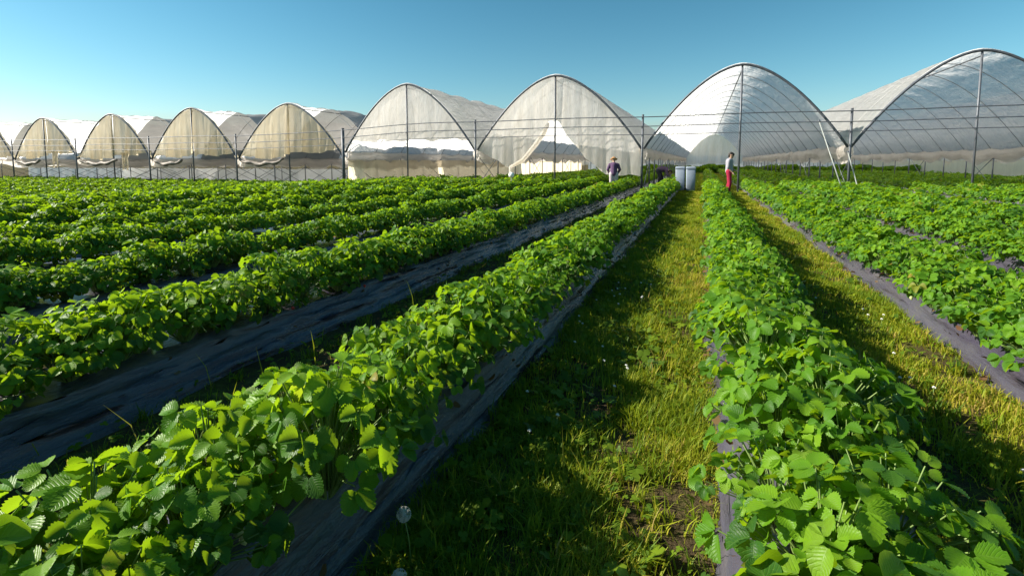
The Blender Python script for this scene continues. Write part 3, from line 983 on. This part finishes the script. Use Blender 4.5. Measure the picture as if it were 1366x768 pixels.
def hand(wrist, dirv_, side):
    """five separate curled fingers on a palm"""
    d = Vector(dirv_).normalized(); w_ = Vector(wrist)
    s = Vector((0, 1, 0)) if abs(d.y) < 0.8 else Vector((1, 0, 0))
    n_ = d.cross(s).normalized(); s = n_.cross(d).normalized()
    segs = [(w_, w_ + d * 0.085, 0.026, 0.032)]
    for i, (o, ln) in enumerate(((-0.030, 0.068), (-0.010, 0.078), (0.010, 0.073), (0.030, 0.056))):
        a = w_ + d * 0.09 + s * o; b = a + d * ln * 0.5 + n_ * 0.008; c = b + d * ln * 0.4 + n_ * 0.024
        segs += [(a, b, 0.0095, 0.009), (b, c, 0.009, 0.0075)]
    a = w_ + d * 0.03 - s * 0.03; b = a + d * 0.035 - s * 0.028; c = b + d * 0.03 + n_ * 0.01
    segs += [(a, b, 0.012, 0.011), (b, c, 0.011, 0.009)]
    return segs


def head_segs(hc, fwd, up=Vector((0, 0, 1))):
    """skull, jaw, nose, ears; hc is the centre of the head"""
    f = Vector(fwd).normalized(); s = f.cross(up).normalized(); hc = Vector(hc)
    g = [(hc + up * 0.035 - f * 0.02, hc + up * 0.03 + f * 0.02, 0.085, 0.080),
         (hc - up * 0.03 + f * 0.02, hc - up * 0.075 + f * 0.045, 0.066, 0.045),
         (hc + f * 0.09 + up * 0.01, hc + f * 0.108 - up * 0.02, 0.010, 0.014),
         (hc + f * 0.085 - up * 0.055 - s * 0.015, hc + f * 0.085 - up * 0.055 + s * 0.015, 0.011, 0.011)]
    for q in (-1, 1):
        g.append((hc + s * 0.084 * q + up * 0.015, hc + s * 0.088 * q - up * 0.025, 0.013, 0.009))
    return g


def eyes(root, hc, fwd, up=Vector((0, 0, 1))):
    f = Vector(fwd).normalized(); s = f.cross(up).normalized(); hc = Vector(hc)
    for q in (-1, 1):
        MB().ball(hc + f * 0.083 + s * 0.032 * q + up * 0.005, 0.011).build('eye', M['hair'], root)


# 1: standing worker, red trousers, facing right
p1 = empty('person', (0.98, 22.9, 0), R(-8))
tag(p1, 'dark-haired worker in pale grey shirt and red trousers standing on the right-hand path', 'person')
hc = (0.06, 0, 1.60); up = Vector((0.25, 0, 0.97)).normalized(); fw = Vector((0.97, 0, -0.25))
torso = [((0, 0, 0.98), (0, 0, 1.18), 0.135, 0.125), ((0, 0, 1.18), (0, 0, 1.36), 0.125, 0.135), ((0, -0.10, 1.38), (0, 0.10, 1.38), 0.075, 0.075)]
armR = [((0.0, -0.17, 1.39), (-0.03, -0.20, 1.12), 0.055, 0.045), ((-0.03, -0.20, 1.12), (0.14, -0.15, 0.93), 0.042, 0.03)]
armL = [((0.0, 0.17, 1.39), (-0.02, 0.20, 1.12), 0.055, 0.045), ((-0.02, 0.20, 1.12), (0.20, 0.12, 1.0), 0.042, 0.03)]
legs = [((0, -0.09, 0.93), (0.05, -0.10, 0.50), 0.09, 0.06), ((0.05, -0.10, 0.50), (0.0, -0.10, 0.09), 0.058, 0.04),
        ((0, 0.09, 0.93), (0.0, 0.10, 0.50), 0.09, 0.06), ((0.0, 0.10, 0.50), (-0.10, 0.10, 0.09), 0.058, 0.04)]
feet = [((-0.02, -0.10, 0.045), (0.16, -0.11, 0.035), 0.045, 0.033), ((-0.12, 0.10, 0.045), (0.06, 0.11, 0.035), 0.045, 0.033)]
neck = [((0, 0, 1.38), (0.045, 0, 1.54), 0.058, 0.055)]
body = torso + armR + armL + legs + feet + neck + head_segs(hc, fw, up) + hand((0.14, -0.15, 0.93), (0.5, 0.1, -0.7), -1) + hand((0.20, 0.12, 1.0), (0.8, -0.2, -0.4), 1)
link('body', capsules(body, 0.007, 'body', M['skin']), p1)
inf = lambda S, e: [(a, b, ra + e, rb + e) for a, b, ra, rb in S]
link('shirt', capsules(inf(torso, 0.016) + inf(armR[:1] + armL[:1], 0.014), 0.012, 'shirt', cloth('grey_shirt', (0.33, 0.32, 0.36))), p1)
link('trousers', capsules(inf(legs, 0.018) + [((0, -0.07, 0.96), (0, 0.07, 0.96), 0.125, 0.125)], 0.012, 'trousers', cloth('red_cloth', (0.30, 0.02, 0.05))), p1)
link('boots', capsules(inf(feet, 0.014), 0.01, 'boots', M['rubber']), p1)
hcv = Vector(hc)
link('hair', capsules([(hcv + up * 0.06 - fw * 0.03, hcv + up * 0.055 + fw * 0.03, 0.09, 0.078), (hcv - fw * 0.05 + up * 0.04, hcv - fw * 0.06 - up * 0.05, 0.08, 0.055)], 0.01, 'hair', M['hair']), p1)
eyes(p1, hc, fw, up)

# 2: worker with purple top, seen from behind among the left rows
p2 = empty('person', (-3.86, 23.9, 0), R(10))
tag(p2, 'worker in purple top and pale trousers with a straw hat among the left rows', 'person')
hc = (0.0, 0.10, 1.42); fw = Vector((0.15, 0.93, -0.33)).normalized(); up = Vector((0, 0.33, 0.94)).normalized()
torso = [((0, 0, 0.84), (0, 0.01, 1.02), 0.14, 0.13), ((0, 0.01, 1.02), (0, 0.04, 1.18), 0.13, 0.135), ((-0.10, 0.04, 1.21), (0.10, 0.04, 1.21), 0.08, 0.08)]
arms = [((-0.18, 0.04, 1.22), (-0.27, 0.02, 1.0), 0.056, 0.046), ((-0.27, 0.02, 1.0), (-0.20, 0.20, 0.84), 0.042, 0.03),
        ((0.18, 0.04, 1.22), (0.27, 0.02, 1.0), 0.056, 0.046), ((0.27, 0.02, 1.0), (0.20, 0.20, 0.84), 0.042, 0.03)]
legs = [((-0.09, 0, 0.80), (-0.10, 0.04, 0.44), 0.10, 0.066), ((-0.10, 0.04, 0.44), (-0.10, 0, 0.09), 0.06, 0.042),
        ((0.09, 0, 0.80), (0.10, 0.04, 0.44), 0.10, 0.066), ((0.10, 0.04, 0.44), (0.10, 0, 0.09), 0.06, 0.042)]
feet = [((-0.10, -0.02, 0.045), (-0.11, 0.15, 0.035), 0.045, 0.033), ((0.10, -0.02, 0.045), (0.11, 0.15, 0.035), 0.045, 0.033)]
neck = [((0, 0.04, 1.22), (0, 0.08, 1.37), 0.056, 0.052)]
body = torso + arms + legs + feet + neck + head_segs(hc, fw, up) + hand((-0.20, 0.20, 0.84), (0.3, 0.6, -0.6), -1) + hand((0.20, 0.20, 0.84), (-0.3, 0.6, -0.6), 1)
link('body', capsules(body, 0.007, 'body', M['skin']), p2)
link('jacket', capsules(inf(torso, 0.03) + inf(arms, 0.018), 0.012, 'jacket', cloth('purple_cloth', (0.11, 0.065, 0.13))), p2)
link('trousers', capsules(inf(legs, 0.026) + [((-0.07, 0, 0.82), (0.07, 0, 0.82), 0.135, 0.135)], 0.012, 'trousers', cloth('pale_cloth', (0.48, 0.42, 0.45))), p2)
link('boots', capsules(inf(feet, 0.014), 0.01, 'boots', M['rubber']), p2)
hat = MB(); h0 = Vector(hc) + up * 0.05
hat.tube([h0, h0 + up * 0.012, h0 + up * 0.02, h0 + up * 0.08, h0 + up * 0.11], [0.17, 0.165, 0.105, 0.095, 0.05], 18)
hat.build('hat', cloth('straw', (0.40, 0.22, 0.10)), p2)
eyes(p2, hc, fw, up)

# 3: worker bending over, far in the tunnel
p3 = empty('person', (-2.25, 30.2, 0), R(0))
tag(p3, 'dark-clothed worker bending forward to pick beside the blue-grey bins', 'person')
hc = (0.50, 0, 0.78); fw = Vector((0.55, 0, -0.83)).normalized(); up = Vector((0.83, 0, 0.55)).normalized()
torso = [((-0.12, 0, 0.88), (0.06, 0, 0.97), 0.135, 0.13), ((0.06, 0, 0.97), (0.26, 0, 0.92), 0.13, 0.135), ((0.30, -0.10, 0.90), (0.30, 0.10, 0.90), 0.078, 0.078)]
arms = [((0.31, -0.18, 0.88), (0.36, -0.21, 0.62), 0.055, 0.045), ((0.36, -0.21, 0.62), (0.46, -0.12, 0.44), 0.042, 0.03),
        ((0.31, 0.18, 0.88), (0.36, 0.21, 0.62), 0.055, 0.045), ((0.36, 0.21, 0.62), (0.48, 0.12, 0.46), 0.042, 0.03)]
legs = [((-0.14, -0.09, 0.84), (-0.02, -0.12, 0.48), 0.10, 0.066), ((-0.02, -0.12, 0.48), (-0.12, -0.12, 0.09), 0.06, 0.042),
        ((-0.14, 0.09, 0.84), (0.06, 0.12, 0.48), 0.10, 0.066), ((0.06, 0.12, 0.48), (0.10, 0.12, 0.09), 0.06, 0.042)]
feet = [((-0.14, -0.12, 0.045), (0.03, -0.13, 0.035), 0.045, 0.033), ((0.08, 0.12, 0.045), (0.25, 0.13, 0.035), 0.045, 0.033)]
neck = [((0.30, 0, 0.91), (0.44, 0, 0.83), 0.058, 0.054)]
body = torso + arms + legs + feet + neck + head_segs(hc, fw, up) + hand((0.46, -0.12, 0.44), (0.4, 0.1, -0.8), -1) + hand((0.48, 0.12, 0.46), (0.4, -0.1, -0.8), 1)
link('body', capsules(body, 0.008, 'body', M['skin']), p3)
link('jacket', capsules(inf(torso, 0.024) + inf(arms, 0.016), 0.012, 'jacket', cloth('dark_mauve', (0.10, 0.07, 0.12))), p3)
link('trousers', capsules(inf(legs, 0.02) + [((-0.13, -0.06, 0.86), (-0.13, 0.06, 0.86), 0.135, 0.135)], 0.012, 'trousers', cloth('dark_trousers', (0.03, 0.03, 0.04))), p3)
link('boots', capsules(inf(feet, 0.014), 0.01, 'boots', M['rubber']), p3)
hcv = Vector(hc)
link('hair', capsules([(hcv + up * 0.05 - fw * 0.03, hcv + up * 0.045 + fw * 0.02, 0.092, 0.08), (hcv - fw * 0.06, hcv - fw * 0.06 - up * 0.05, 0.075, 0.055)], 0.01, 'hair', M['hair']), p3)
eyes(p3, hc, fw, up)

# ------------------------------------------------------------------ dandelion clocks and clover flowers
M['fluff'] = simple('seed_fluff', (0.62, 0.60, 0.55), 0.9, 0.1, 40, bumps=0)


def fluff_mesh(rad, seed):
    rq = np.random.default_rng(seed); m = MB()
    for i in range(90):
        d = Vector(rq.normal(0, 1, 3)).normalized()
        m.tube([d * rad * 0.2, d * rad], 0.0006, 3, cap=False)
        s = d.orthogonal().normalized(); t = d.cross(s); e = d * rad
        for q in range(4):
            a = q * 1.57 + i; v = (s * math.cos(a) + t * math.sin(a)) * rad * 0.3
            m.tube([e, e + v + d * rad * 0.1], 0.0008, 3, cap=False)
    m.ball((0, 0, 0), rad * 0.22, 8, 6)
    return m.mesh('seed_head', M['fluff'])


FM = fluff_mesh(0.021, 1)
dl = [(-0.86, 1.38, 0.20, 'tallest white dandelion clock at the bottom edge beside the plastic'), (-0.83, 1.22, 0.13, 'lower white dandelion clock at the bottom edge beside the plastic'),
      (-1.92, 1.72, 0.12, 'white dandelion clock in the dark furrow left of the near row'), (-2.08, 1.98, 0.10, 'white dandelion clock in the dark furrow left of the near row'),
      (-2.2, 2.2, 0.09, 'white dandelion clock in the dark furrow left of the near row'), (-2.02, 2.35, 0.11, 'white dandelion clock in the dark furrow left of the near row'),
      (-2.3, 2.05, 0.08, 'white dandelion clock in the dark furrow left of the near row'), (-2.15, 1.6, 0.09, 'white dandelion clock in the dark furrow left of the near row')]
for x, y, h, lab in dl:
    o = empty('dandelion_clock', (x, y, 0)); lean = rr.uniform(-0.03, 0.03)
    MB().tube([(0, 0, 0), (lean * 0.4, 0, h * 0.6), (lean, 0, h)], 0.0022, 6).build('stalk', M['stem'], o)
    link('seed_head', FM, o, (lean, 0, h))
    tag(o, lab, 'dandelion', 'dandelion clocks')


def clover_flower():
    m = MB(); rq = random.Random(8)
    for i in range(26):
        a = rq.uniform(0, 6.28); e = rq.uniform(-0.3, 1.5)
        d = Vector((math.cos(a) * math.cos(e), math.sin(a) * math.cos(e), math.sin(e)))
        m.tube([d * 0.003, d * 0.010], [0.002, 0.0012], 4)
    return m.mesh('flower_head', M['petal'])


CF = clover_flower()
for i in range(36):
    shade = i < 24
    x = rr.uniform(-0.95, -0.35) if shade else rr.uniform(0.95, 1.6)
    y = rr.uniform(1.7, 5.5) if shade else rr.uniform(2.6, 6)
    h = rr.uniform(0.06, 0.10)
    o = empty('clover_flower', (x, y, 0))
    MB().tube([(0, 0, 0), (0.004, 0, h)], 0.0013, 5).build('stalk', M['stem'], o)
    link('flower_head', CF, o, (0.004, 0, h))
    w_ = 'shaded grass beside the near plastic strip' if shade else 'sunny grass right of the central row'
    tag(o, 'small white clover flower in the ' + w_, 'clover flower', 'clover flowers in the ' + w_)
